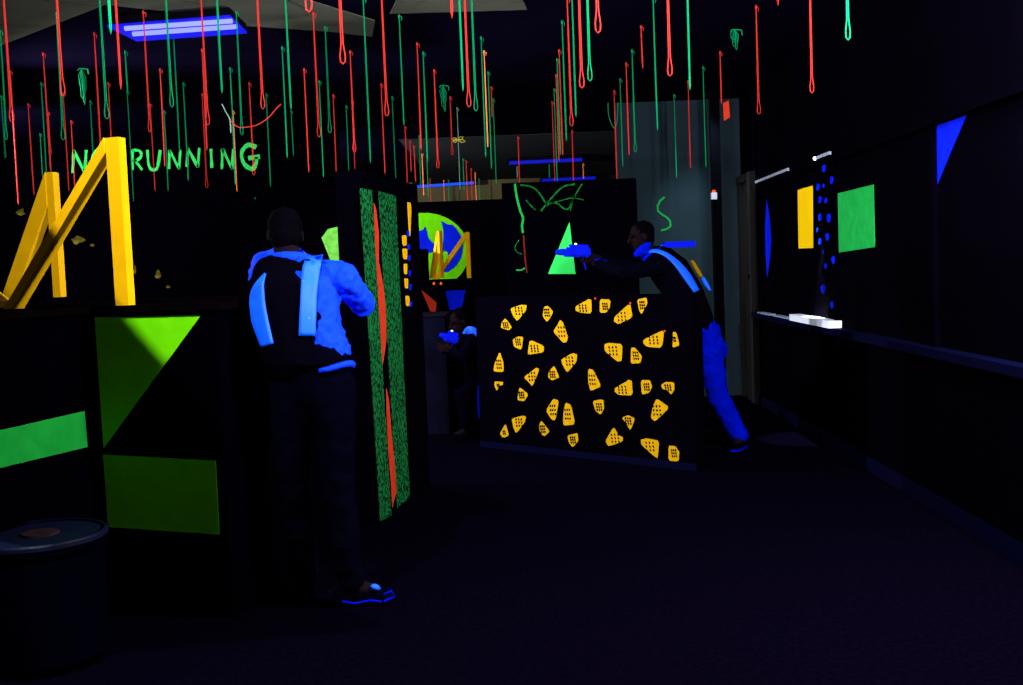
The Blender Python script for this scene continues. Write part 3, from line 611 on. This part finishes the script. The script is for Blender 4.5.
# ============================================================ PEOPLE
def loft(bm, rings, seg=14):
    """rings: (centre, u axis * radius, v axis * radius); rounded ends"""
    c0, u0, v0 = rings[0]; c1, u1, v1 = rings[-1]
    t0 = (rings[1][0] - c0).normalized(); t1 = (c1 - rings[-2][0]).normalized()
    e0 = min(u0.length, v0.length); e1 = min(u1.length, v1.length)
    R2 = [(c0 - t0 * e0 * .95, u0 * .3, v0 * .3), (c0 - t0 * e0 * .7, u0 * .72, v0 * .72), (c0 - t0 * e0 * .35, u0 * .93, v0 * .93)] + list(rings) + [(c1 + t1 * e1 * .35, u1 * .93, v1 * .93), (c1 + t1 * e1 * .7, u1 * .72, v1 * .72), (c1 + t1 * e1 * .95, u1 * .3, v1 * .3)]
    vs = [[bm.verts.new(c + u * math.cos(k * 2 * math.pi / seg) + v * math.sin(k * 2 * math.pi / seg)) for k in range(seg)] for c, u, v in R2]
    for A, B in zip(vs, vs[1:]):
        for k in range(seg): bm.faces.new((A[k], A[(k + 1) % seg], B[(k + 1) % seg], B[k]))
    bm.faces.new(vs[0]); bm.faces.new(vs[-1]); return bm
def limb(bm, pts, rad, inf=0):
    rings = []; up = None
    for i, p in enumerate(pts):
        t = (pts[min(i + 1, len(pts) - 1)] - pts[max(i - 1, 0)]).normalized()
        if up is None: up = V((0, 1, 0)) if abs(t.y) < .8 else V((1, 0, 0))
        s = t.cross(up).normalized(); up = s.cross(t).normalized()
        r = rad[i] + inf; rings.append((p, s * r, up * r))
    return loft(bm, rings)
def remesh(o, vox, sm=4, fold=None):
    m = o.modifiers.new('union', 'REMESH'); m.mode = 'VOXEL'; m.voxel_size = vox; m.use_smooth_shade = True
    s = o.modifiers.new('smooth', 'SMOOTH'); s.factor = .5; s.iterations = sm
    if fold:
        tx = bpy.data.textures.new('cloth_folds', 'CLOUDS'); tx.noise_scale = fold[0]; tx.noise_depth = 1
        dm = o.modifiers.new('folds', 'DISPLACE'); dm.texture = tx; dm.strength = fold[1]; dm.mid_level = .55; dm.texture_coords = 'GLOBAL'
    return o
def hand(bm, w, e, curl, n):
    """palm and five bent fingers; w wrist, e direction, n palm normal (fingers curl to it)"""
    e = e.normalized(); n = (n - e * n.dot(e)).normalized(); s = e.cross(n)
    ell(bm, w + e * .048, [e * .052, s * .041, n * .016])
    for i, (o_, l) in enumerate(((-.030, .070), (-.011, .080), (.009, .075), (.028, .060))):
        b = w + e * .088 + s * o_; p = [b]; a = curl * (1 + .1 * i)
        for k in range(3):
            a2 = a * (k + .6); p.append(p[-1] + (e * math.cos(a2) + n * math.sin(a2)) * l / 3 * (1.1 - .1 * k))
        limb(bm, p, [.0095, .009, .0083, .0075])
    b = w + e * .03 - s * .036
    limb(bm, [b, b + e * .028 - s * .022 + n * .012, b + e * .052 - s * .022 + n * .03], [.012, .011, .0088])
def head(bm, c, fw, up):
    fw = fw.normalized(); up = (up - fw * up.dot(fw)).normalized(); rt = fw.cross(up)
    ell(bm, c + up * .03 - fw * .01, [rt * .075, fw * .096, up * .088], 20, 14)
    ell(bm, c - up * .035 + fw * .018, [rt * .058, fw * .068, up * .075], 16, 12)
    ell(bm, c - up * .088 + fw * .045, [rt * .026, fw * .024, up * .02])
    limb(bm, [c + fw * .085 + up * .012, c + fw * .108 - up * .028], [.010, .015])
    ell(bm, c + fw * .075 - up * .055, [rt * .026, fw * .016, up * .010])
    for s in (-1, 1):
        ell(bm, c + rt * s * .078 - up * .005 - fw * .008, [rt * .010, fw * .018, up * .032])
        ell(bm, c + rt * s * .032 + fw * .078 + up * .022, [rt * .022, fw * .012, up * .008])
    return rt
def person(name, label, base, J, fw, mats, shirt_rng, hairlen=.0):
    """J: joints in world space"""
    t = thing(name, label, 'person', base)
    up = (J['head'] - J['neck']).normalized(); hu = J.get('hup', V((0, 0, 1)))
    b = bmesh.new(); rt = head(b, J['head'], J['face'], hu)
    limb(b, [J['neck'], J['head'] - hu * .06], [.062, .058])
    lat = (J['shR'] - J['shL']).normalized(); latp = (J['hipR'] - J['hipL']).normalized()
    ax = (J['neck'] - J['pel']); mid = J['pel'] + ax * .45 + J.get('arch', V()); ch = J['pel'] + ax * .78 + J.get('arch', V()) * .7
    def dep(l): return ax.cross(l).normalized()
    def torso(bm, f, i0=0, i1=5):
        lm = (lat + latp).normalized()
        rg = [(J['pel'] - ax.normalized() * .06, latp * (.165 * f), dep(latp) * (.118 * f)), (J['pel'] + ax * .12, latp * (.17 * f), dep(latp) * (.12 * f)), (mid, lm * (.158 * f), dep(lm) * (.112 * f)),
              (ch, lat * (.188 * f), dep(lat) * (.128 * f)), (J['pel'] + ax * .93 + J.get('arch', V()) * .3, lat * (.155 * f), dep(lat) * (.095 * f)), (J['neck'] - ax.normalized() * .0, lat * (.075 * f), dep(lat) * (.07 * f))]
        return loft(bm, rg[i0:i1 + 1], 24)
    torso(b, .84)
    for s in 'LR':
        limb(b, [J['sh' + s], J['el' + s], J['wr' + s]], [.050, .040, .028]); hand(b, J['wr' + s], J['hd' + s], J.get('curl', .6), J['pn' + s])
        limb(b, [J['hip' + s], J['kn' + s], J['an' + s]], [.082, .058, .042]); limb(b, [J['an' + s], J['an' + s] + J['toe' + s] * .12 - V((0, 0, .05))], [.042, .034])
    remesh(obj('body', b, SKIN, t), .0065, 3)
    # shirt with sleeves
    b = bmesh.new(); torso(b, 1.07, 1, 5); el = J.get('sleeve', .85)
    for s in 'LR': limb(b, [J['sh' + s], J['sh' + s].lerp(J['el' + s], .5), J['el' + s], J['el' + s].lerp(J['wr' + s], el)], [.074, .066, .056, .046])
    for s in 'LR': limb(b, [J['neck'] - ax * .03, J['sh' + s].lerp(J['neck'], .5) - ax * .03, J['sh' + s]], [.07, .078, .074])
    remesh(obj('shirt', b, mats['shirt'], t), .010, 3, (.045, .026))
    if 'collar' in mats:
        b = bmesh.new(); n_ = J['neck'] + up * .022
        q = [n_ + (lat * math.cos(k * math.pi / 8) * .078 + dep(lat) * math.sin(k * math.pi / 8) * .075) for k in range(16)]
        tube(b, q, .028, 8, True); obj('collar', b, mats['collar'], t, True)
    # trousers
    b = bmesh.new(); lp2 = latp
    loft(b, [(J['pel'] + ax * .02, lp2 * .172, dep(lp2) * .13), (J['pel'] - V((0, 0, .12)), lp2 * .168, dep(lp2) * .13)], 20)
    for s in 'LR':
        k = J['kn' + s]; a = J['an' + s]; limb(b, [J['hip' + s], J['hip' + s].lerp(k, .5), k, k.lerp(a, .5), a + (k - a) * .05], [q_ * J.get('legw', 1) for q_ in (.100, .092, .075, .074, .066)])
    remesh(obj('trousers', b, mats['trousers'], t), .012, 3, (.08, .028))
    # shoes
    for s in 'LR':
        a = J['an' + s]; d_ = J['toe' + s].normalized(); sd = d_.cross(V((0, 0, 1))); z0 = a.z - .085
        b = bmesh.new(); g = V((a.x, a.y, z0))
        loft(b, [(g - d_ * .055 + V((0, 0, .045)), sd * .036, V((0, 0, .043))), (g + V((0, 0, .05)), sd * .04, V((0, 0, .05))), (g + d_ * .09 + V((0, 0, .036)), sd * .046, V((0, 0, .036))), (g + d_ * .165 + V((0, 0, .028)), sd * .042, V((0, 0, .028)))], 16)
        limb(b, [a + V((0, 0, .03)), a], [.05, .05]); sh = remesh(obj('shoe', b, mats['shoe'], t), .007, 3)
        b = bmesh.new()
        ol = [(-.085, -.025), (-.095, 0), (-.085, .025), (-.02, .034), (.08, .047), (.15, .044), (.2, .018), (.2, -.018), (.15, -.044), (.08, -.047), (-.02, -.034)]
        prism(b, [g + d_ * x_ + sd * y_ + V((0, 0, .0)) for x_, y_ in ol], V((0, 0, .018))); obj('sole', b, mats.get('sole', BLKP), sh)
        if 'lace' in mats and s == mats['lace_side']:
            b = bmesh.new()
            for k in range(4):
                p = g + d_ * (.03 + .025 * k) + V((0, 0, .098 - .010 * k)); tube(b, [p - sd * .028 - V((0, 0, .016)), p, p + sd * .028 - V((0, 0, .016))], .005, 5)
            obj('laces', b, mats['lace'], sh)
    # hair, eyes, mouth
    b = bmesh.new(); c = J['head']; f = J['face'].normalized(); u = (hu - f * hu.dot(f)).normalized(); r_ = f.cross(u)
    ell(b, c + u * .045 - f * .022, [r_ * .083, f * .095, u * .084], 20, 14); ell(b, c - u * .012 - f * .045, [r_ * .077, f * .064, u * (.078 + hairlen)], 16, 12)
    h = remesh(obj('hair', b, HAIR, t), .009, 2, (.02, .012))
    for s in (-1, 1):
        e = obj('eye', ell(bmesh.new(), c + r_ * s * .032 + f * .082 + u * .008, [r_ * .012, f * .010, u * .010]), WHT if False else BLKP, t, True)
        obj('eyebrow', limb(bmesh.new(), [c + r_ * s * .018 + f * .092 + u * .028, c + r_ * s * .048 + f * .080 + u * .03], [.004, .003]), HAIR, t, True)
    obj('mouth', ell(bmesh.new(), c + f * .09 - u * .055, [r_ * .022, f * .006, u * .005]), HAIR, t, True)
    # vest
    b = bmesh.new()
    lo, hi = shirt_rng
    torso_v = 1.18
    lm = (lat + latp).normalized()
    vs_ = J.get('vshift', V())
    rg = [(J['pel'] + ax * lo + vs_ * J.get('vlow', 1), latp * (.185 if 'vlow' not in J else .15), dep(latp) * .15), (mid + vs_, lm * .178, dep(lm) * .147), (ch + vs_, lat * .185, dep(lat) * .158), (J['pel'] + ax * hi + J.get('arch', V()) * .3 + vs_, lat * .150, dep(lat) * .135)]
    loft(b, rg, 24)
    for s in 'LR': limb(b, [J['sh' + s].lerp(J['neck'], .45) + vs_ * .6 - dep(lat) * .06, J['sh' + s].lerp(J['neck'], .45) + vs_ * .6 + dep(lat) * .06], [.052, .052])
    v = remesh(obj('vest', b, VEST, t), .011, 3)
    return t, [v] + [c for c in t.children if c.name.startswith('shirt')][:1]
def phaser(label, p, d, up, L=.34, grp=None):
    d = d.normalized(); up = (up - d * up.dot(d)).normalized(); s = d.cross(up)
    t = thing('toy_phaser', label, 'phaser', p)
    loft_ = lambda a, b_, w_, h_, nm, m: obj(nm, loft(bmesh.new(), [(a, s * w_, up * h_), (a.lerp(b_, .5), s * w_, up * h_), (b_, s * w_ * .8, up * h_ * .8)], 12), m, t, True)
    b = bmesh.new()
    M = Matrix((d, s, up)).transposed().to_4x4(); M.translation = p - d * L * .02
    bmesh.ops.create_cube(b, size=1, matrix=M @ Matrix.Diagonal((L * .78, .052, .078, 1))); bmesh.ops.bevel(b, geom=b.edges[:], offset=.014, segments=2, affect='EDGES')
    b2 = M @ Matrix.Translation((L * .30, 0, -.012)) @ Matrix.Diagonal((L * .22, .06, .05, 1)); bmesh.ops.create_cube(b, size=1, matrix=b2)
    obj('shell', b, GUNB, t)
    loft_(p + d * L * .35, p + d * L * .58, .02, .026, 'barrel', GUNB)
    loft_(p - d * L * .15 - up * .03, p - d * L * .25 - up * .13, .017, .017, 'grip', GUNB)
    loft_(p - d * L * .3 + up * .045, p + d * L * .2 + up * .05, .012, .014, 'sight_rail', GUNB)
    obj('trigger', tube(bmesh.new(), [p - d * L * .05 - up * .04, p - d * L * .03 - up * .07, p - d * L * .08 - up * .085], .006, 6), BLKP, t)
    obj('led', ell(bmesh.new(), p + up * .062 + d * .01, [d * .010, s * .010, up * .008]), LEDW, t, True)
    return t
def project_strap(name, vests, left, right, m, parent, off=.013, nx=5, thick=.006, yref=None, maxdev=.25, t0=None):
    """cloth strap laid on the evaluated vest surface between two edge lines"""
    dg = bpy.context.evaluated_depsgraph_get(); EV = [q.evaluated_get(dg) for q in (vests if isinstance(vests, (list, tuple)) else [vests])]
    rows = []
    L = cv(left, 5); Rr = cv(right, 5); last = yref
    for a, b in zip(L, Rr):
        row = []
        for k in range(nx):
            u = k / (nx - 1); px = a[0] + (b[0] - a[0]) * u; py = a[1] + (b[1] - a[1]) * u; d_ = ray(px, py)
            ys = []
            for ev in EV:
                mi = ev.matrix_world.inverted(); ok, h, n_, _ = ev.ray_cast(mi @ CAM, (mi.to_3x3() @ d_).normalized())
                if ok and abs((ev.matrix_world @ h).y - last) < maxdev: ys.append((ev.matrix_world @ h).y)
            yy = min(ys) - off if ys else last - off * .5
            row.append(yy)
        rows.append(row)
    # smooth depths so that the strap is a clean band
    for _ in range(3):
        rows = [[(rows[max(i - 1, 0)][k] + rows[i][k] * 2 + rows[min(i + 1, len(rows) - 1)][k] + rows[i][max(k - 1, 0)] + rows[i][min(k + 1, nx - 1)]) / 6 for k in range(nx)] for i in range(len(rows))]
    bm = bmesh.new(); A = []; B = []
    for (a, b), row in zip(zip(L, Rr), rows):
        ra = []; rb = []
        for k in range(nx):
            u = k / (nx - 1); p = at(a[0] + (b[0] - a[0]) * u, a[1] + (b[1] - a[1]) * u, row[k] - .004)
            ra.append(bm.verts.new(p)); rb.append(bm.verts.new(p + V((0, thick + .012, 0))))
        A.append(ra); B.append(rb)
    for i in range(len(A) - 1):
        for k in range(nx - 1):
            bm.faces.new((A[i][k], A[i][k + 1], A[i + 1][k + 1], A[i + 1][k])); bm.faces.new((B[i][k], B[i + 1][k], B[i + 1][k + 1], B[i][k + 1]))
        for k in (0, nx - 1): bm.faces.new((A[i][k], A[i + 1][k], B[i + 1][k], B[i][k]))
    for i in (0, len(A) - 1):
        for k in range(nx - 1): bm.faces.new((A[i][k], A[i][k + 1], B[i][k + 1], B[i][k]))
    return obj(name, bm, m, parent, True)

# ---- left player: seen from behind, bent a little forward
def grd(p, z): return V((p.x, p.y, z))
Y1 = 4.98
J = dict(pel=at(315, 366, Y1), neck=at(293, 264, 5.10), head=at(285, 236, 5.20), face=V((-.25, .9, -.35)), hup=V((-.05, .3, 1)),
         shL=at(264, 281, 5.13), shR=at(343, 278, 5.03), elL=at(264, 262, 5.40), wrL=at(283, 255, 5.62), hdL=V((.3, 1, .0)), pnL=V((.3, 0, -1)),
         elR=at(365, 306, 5.12), wrR=at(338, 284, 5.36), hdR=V((-.1, 1, .1)), pnR=V((-1, 0, 0)),
         hipL=at(291, 388, Y1), hipR=at(334, 388, Y1 - .02), knL=at(292, 488, 5.0), knR=at(338, 488, 4.93),
         anL=at(306, 590, 5.12), anR=at(352, 592, 4.96), toeL=V((-.25, 1, 0)).normalized(), toeR=V((1, .25, 0)).normalized(), arch=V((0, -.03, 0)), vshift=V((-.05, -.012, 0)), sleeve=.75, curl=.8, vlow=1.7)
for s in 'LR': J['an' + s].z = .088
t1, v1 = person('person', 'player from behind in bright blue shirt and black vest, leaning by striped partition', (J['pel'].x, Y1, 0), J, None,
                dict(shirt=SHIRT, trousers=TROU, shoe=TROU, sole=BLKP, lace=JEAN, lace_side='R', collar=SHIRT), (.10, .86))
project_strap('vest_strap', v1, [(264, 273), (255, 283), (250, 294), (249.5, 306), (252, 324), (261, 348)], [(265.5, 274), (263.5, 284), (264, 295), (265.5, 308), (269, 325), (273, 343.5)], STRAP, t1, yref=4.93)
project_strap('vest_strap', v1, [(306, 257), (302.5, 268), (301, 285), (300, 305), (298.5, 336)], [(322.5, 254.5), (320, 268), (317, 290), (316, 310), (315, 336)], STRAP, t1, yref=4.93)
def waist(z_px, r_, m_, nm, k0, k1, w1=.185, w2=.135):
    c_ = at(313, z_px, Y1); obj(nm, tube(bmesh.new(), [c_ + V((w1 * math.cos(k * math.pi / 12), -w2 * math.sin(k * math.pi / 12), .01 * math.sin(k * .9))) for k in range(k0, k1)], r_, 8), m_, t1, True)
waist(360, .014, VEST, 'belt', 0, 24, .178, .142); waist(366, .017, SHIRT, 'shirt_hem', -2, 6, .178, .13)
a = J['anR']; obj('shoe_tongue', ell(bmesh.new(), V((a.x + .11, a.y - .01, .078)), [V((.022, .004, -.010)), V((0, .018, 0)), V((.004, 0, .014))]), STRAP, t1, True)
obj('toe_stripe', tube(bmesh.new(), [V((a.x + .15, a.y - .03, .05)), V((a.x + .185, a.y - .035, .065)), V((a.x + .195, a.y - .02, .035)), V((a.x + .15, a.y - .04, .02))], .006, 6), JEAN, t1)
obj('heel_stripe', tube(bmesh.new(), [V((a.x - .04, a.y - .05, .03)), V((a.x + .02, a.y - .055, .02)), V((a.x + .09, a.y - .05, .03)), V((a.x + .14, a.y - .045, .02))], .005, 6), JEAN, t1)
pp = J['wrL'].lerp(J['wrR'], .5) + V((.0, .14, .02)); phaser('blue phaser held in front of the left player, mostly hidden by him', V((J['wrL'].x + .03, J['wrL'].y + .10, J['wrL'].z + .0)), V((.1, 1, 0)), V((0, 0, 1)))

# ---- right player: aiming to the left over the barricade
Y2 = 8.75
J = dict(pel=at(704, 341, Y2), neck=at(655, 256, Y2), head=at(641, 237, Y2), face=V((-1, -.25, -.08)), hup=V((-.1, 0, 1)),
         shL=at(662, 266, Y2 - .17), shR=at(660, 262, Y2 + .17), elL=at(622, 272, Y2 - .14), wrL=at(594, 263, Y2 + .02), hdL=V((-1, .1, .12)), pnL=V((0, .3, 1)),
         elR=at(625, 266, Y2 + .16), wrR=at(598, 258, Y2 + .07), hdR=V((-1, -.1, .1)), pnR=V((0, -1, -.2)),
         hipL=at(708, 352, Y2 - .08), hipR=at(702, 352, Y2 + .08), knL=at(719, 398, Y2 - .06), knR=at(672, 400, Y2 + .10),
         anL=at(742, 440, Y2 - .05), anR=at(668, 446, Y2 + .12), toeL=V((-.5, -.85, 0)).normalized(), toeR=V((-1, 0, 0)), legw=1.12, arch=V((.035, 0, .03)), vshift=V((.0, 0, .02)), sleeve=.8, curl=.9)
J['anL'].z = .10; J['anR'].z = .088; J['anL'] = V((at(741, 441, Y2 - .05).x, Y2 - .05, .10))
t2, v2 = person('person', 'player aiming a phaser leftwards behind the boot print barricade, one blue trouser leg showing', (J['pel'].x, Y2, 0), J, None,
                dict(shirt=BLU if False else mat('dark_sleeve_cloth', (.0008, .0008, .003), .9, bump=(14, .5), spec=0), trousers=JEAN, shoe=TROU, sole=JEAN, collar=JEAN), (.16, .9))
project_strap('vest_strap', v2, [(646, 251.5), (655, 249), (667, 252.5), (679, 261), (689, 272), (699.5, 290)], [(648, 253), (655, 252.5), (664, 256), (674, 265), (682, 276), (694, 292.5)][:], STRAP, t2, yref=8.60, nx=4)
project_strap('vest_strap', v2, [(701.5, 278.5), (704, 284), (709.5, 291)], [(704, 276.5), (707, 281), (711.5, 290.5)], STRAP, t2, yref=8.62, nx=3)
project_strap('strap_trim', v2, [(690.5, 261), (694, 268), (700.5, 278)], [(693.5, 260), (698, 267), (703, 276)], mat('ochre_trim', (.22, .12, .0), .8), t2, yref=8.62, nx=3)
b = bmesh.new(); pv = J['pel']
lx = V((0, 1, 0)); loft(b, [(pv - V((-.03, 0, .045)), lx * .19, V((.14, 0, .01))), (pv + V((-.02, 0, .09)), lx * .185, V((.14, 0, .02)))], 20)
remesh(obj('shirt_hem', b, JEAN, t2), .011, 2, (.05, .05))
s = at(679, 244.5, Y2 - .02)
obj('shoulder_sensor', box(bmesh.new(), s, (.25, .05, .048)), GUNB, t2); obj('sensor_arm', tube(bmesh.new(), [at(657, 249, Y2), at(664, 245, Y2 - .02)], .010, 6), STRAP, t2)
phaser('blue phaser aimed left in front of the green triangle', at(577, 252, Y2 + .02), V((-1, 0, .03)), V((0, 0, 1)), .27)
obj('collar_front', limb(bmesh.new(), [at(649, 242, Y2 - .03), at(645, 249, Y2 - .03), at(637, 254, Y2 - .03)], [.022, .055, .028]), JEAN, t2, True)
cf = J['wrL']; obj('cuff', limb(bmesh.new(), [cf + V((.03, 0, .0)), cf + V((.10, .0, -.03))], [.040, .046]), JEAN, t2, True)

# ---- crouching player at the far corner
Y3 = 10.0
J = dict(pel=at(481, 380, Y3), neck=at(471, 336, Y3 - .1), head=at(460, 322, Y3 - .16), face=V((-1, -.5, -.25)), hup=V((-.15, -.1, 1)),
         shL=at(472, 342, Y3 - .27), shR=at(468, 340, Y3 + .08), elL=at(462, 357, Y3 - .34), wrL=at(452, 349, Y3 - .3), hdL=V((-1, 0, .1)), pnL=V((0, 1, 0)),
         elR=at(456, 352, Y3 + .02), wrR=at(450, 346, Y3 - .16), hdR=V((-1, -.2, 0)), pnR=V((0, -1, 0)),
         hipL=at(477, 390, Y3 - .1), hipR=at(483, 390, Y3 + .1), knL=at(462, 392, Y3 - .28), knR=at(465, 425, Y3 + .1),
         anL=at(469, 436, Y3 - .2), anR=at(490, 440, Y3 + .12), toeL=V((-1, -.3, 0)).normalized(), toeR=V((-1, 0, 0)), arch=V((.03, 0, .02)), vshift=V((.0, 0, 0)), sleeve=.8, curl=.8)
for s_ in 'LR': J['an' + s_].z = .088
dark = mat('dark_hoodie_cloth', (.0008, .0007, .003), .9, spec=0)
t3, v3 = person('person', 'crouching player in dark clothes at the left end of the boot print barricade', (J['pel'].x, Y3, 0), J, None,
                dict(shirt=dark, trousers=TROU, shoe=TROU, sole=BLKP), (.15, .88))
project_strap('vest_strap', v3, [(462.5, 332), (467, 327), (472, 326.5), (478, 329)], [(463, 334), (467, 334), (472, 335.5), (477.5, 337.5)], STRAP, t3, yref=9.70, nx=3)
project_strap('trouser_stripe', bpy.data.objects[t3.name], [(477.5, 386), (477, 400), (478.5, 418)], [(479.5, 386), (480, 400), (481, 418)], JEAN, t3, yref=9.50, nx=3) if False else obj('trouser_stripe', tube(bmesh.new(), [at(478.5, 386, 9.78), at(478.7, 402, 9.76), at(479.5, 418, 9.76)], [.008, .014, .010], 6), JEAN, t3)
ph = phaser('blue phaser pointed left by the crouching player above the low block', at(451, 338, Y3 - .26), V((-1, -.15, .35)), V((.2, 0, 1)), .16)
ps = at(455.5, 313, 10.15)
p = at(483, 312, 9.6)
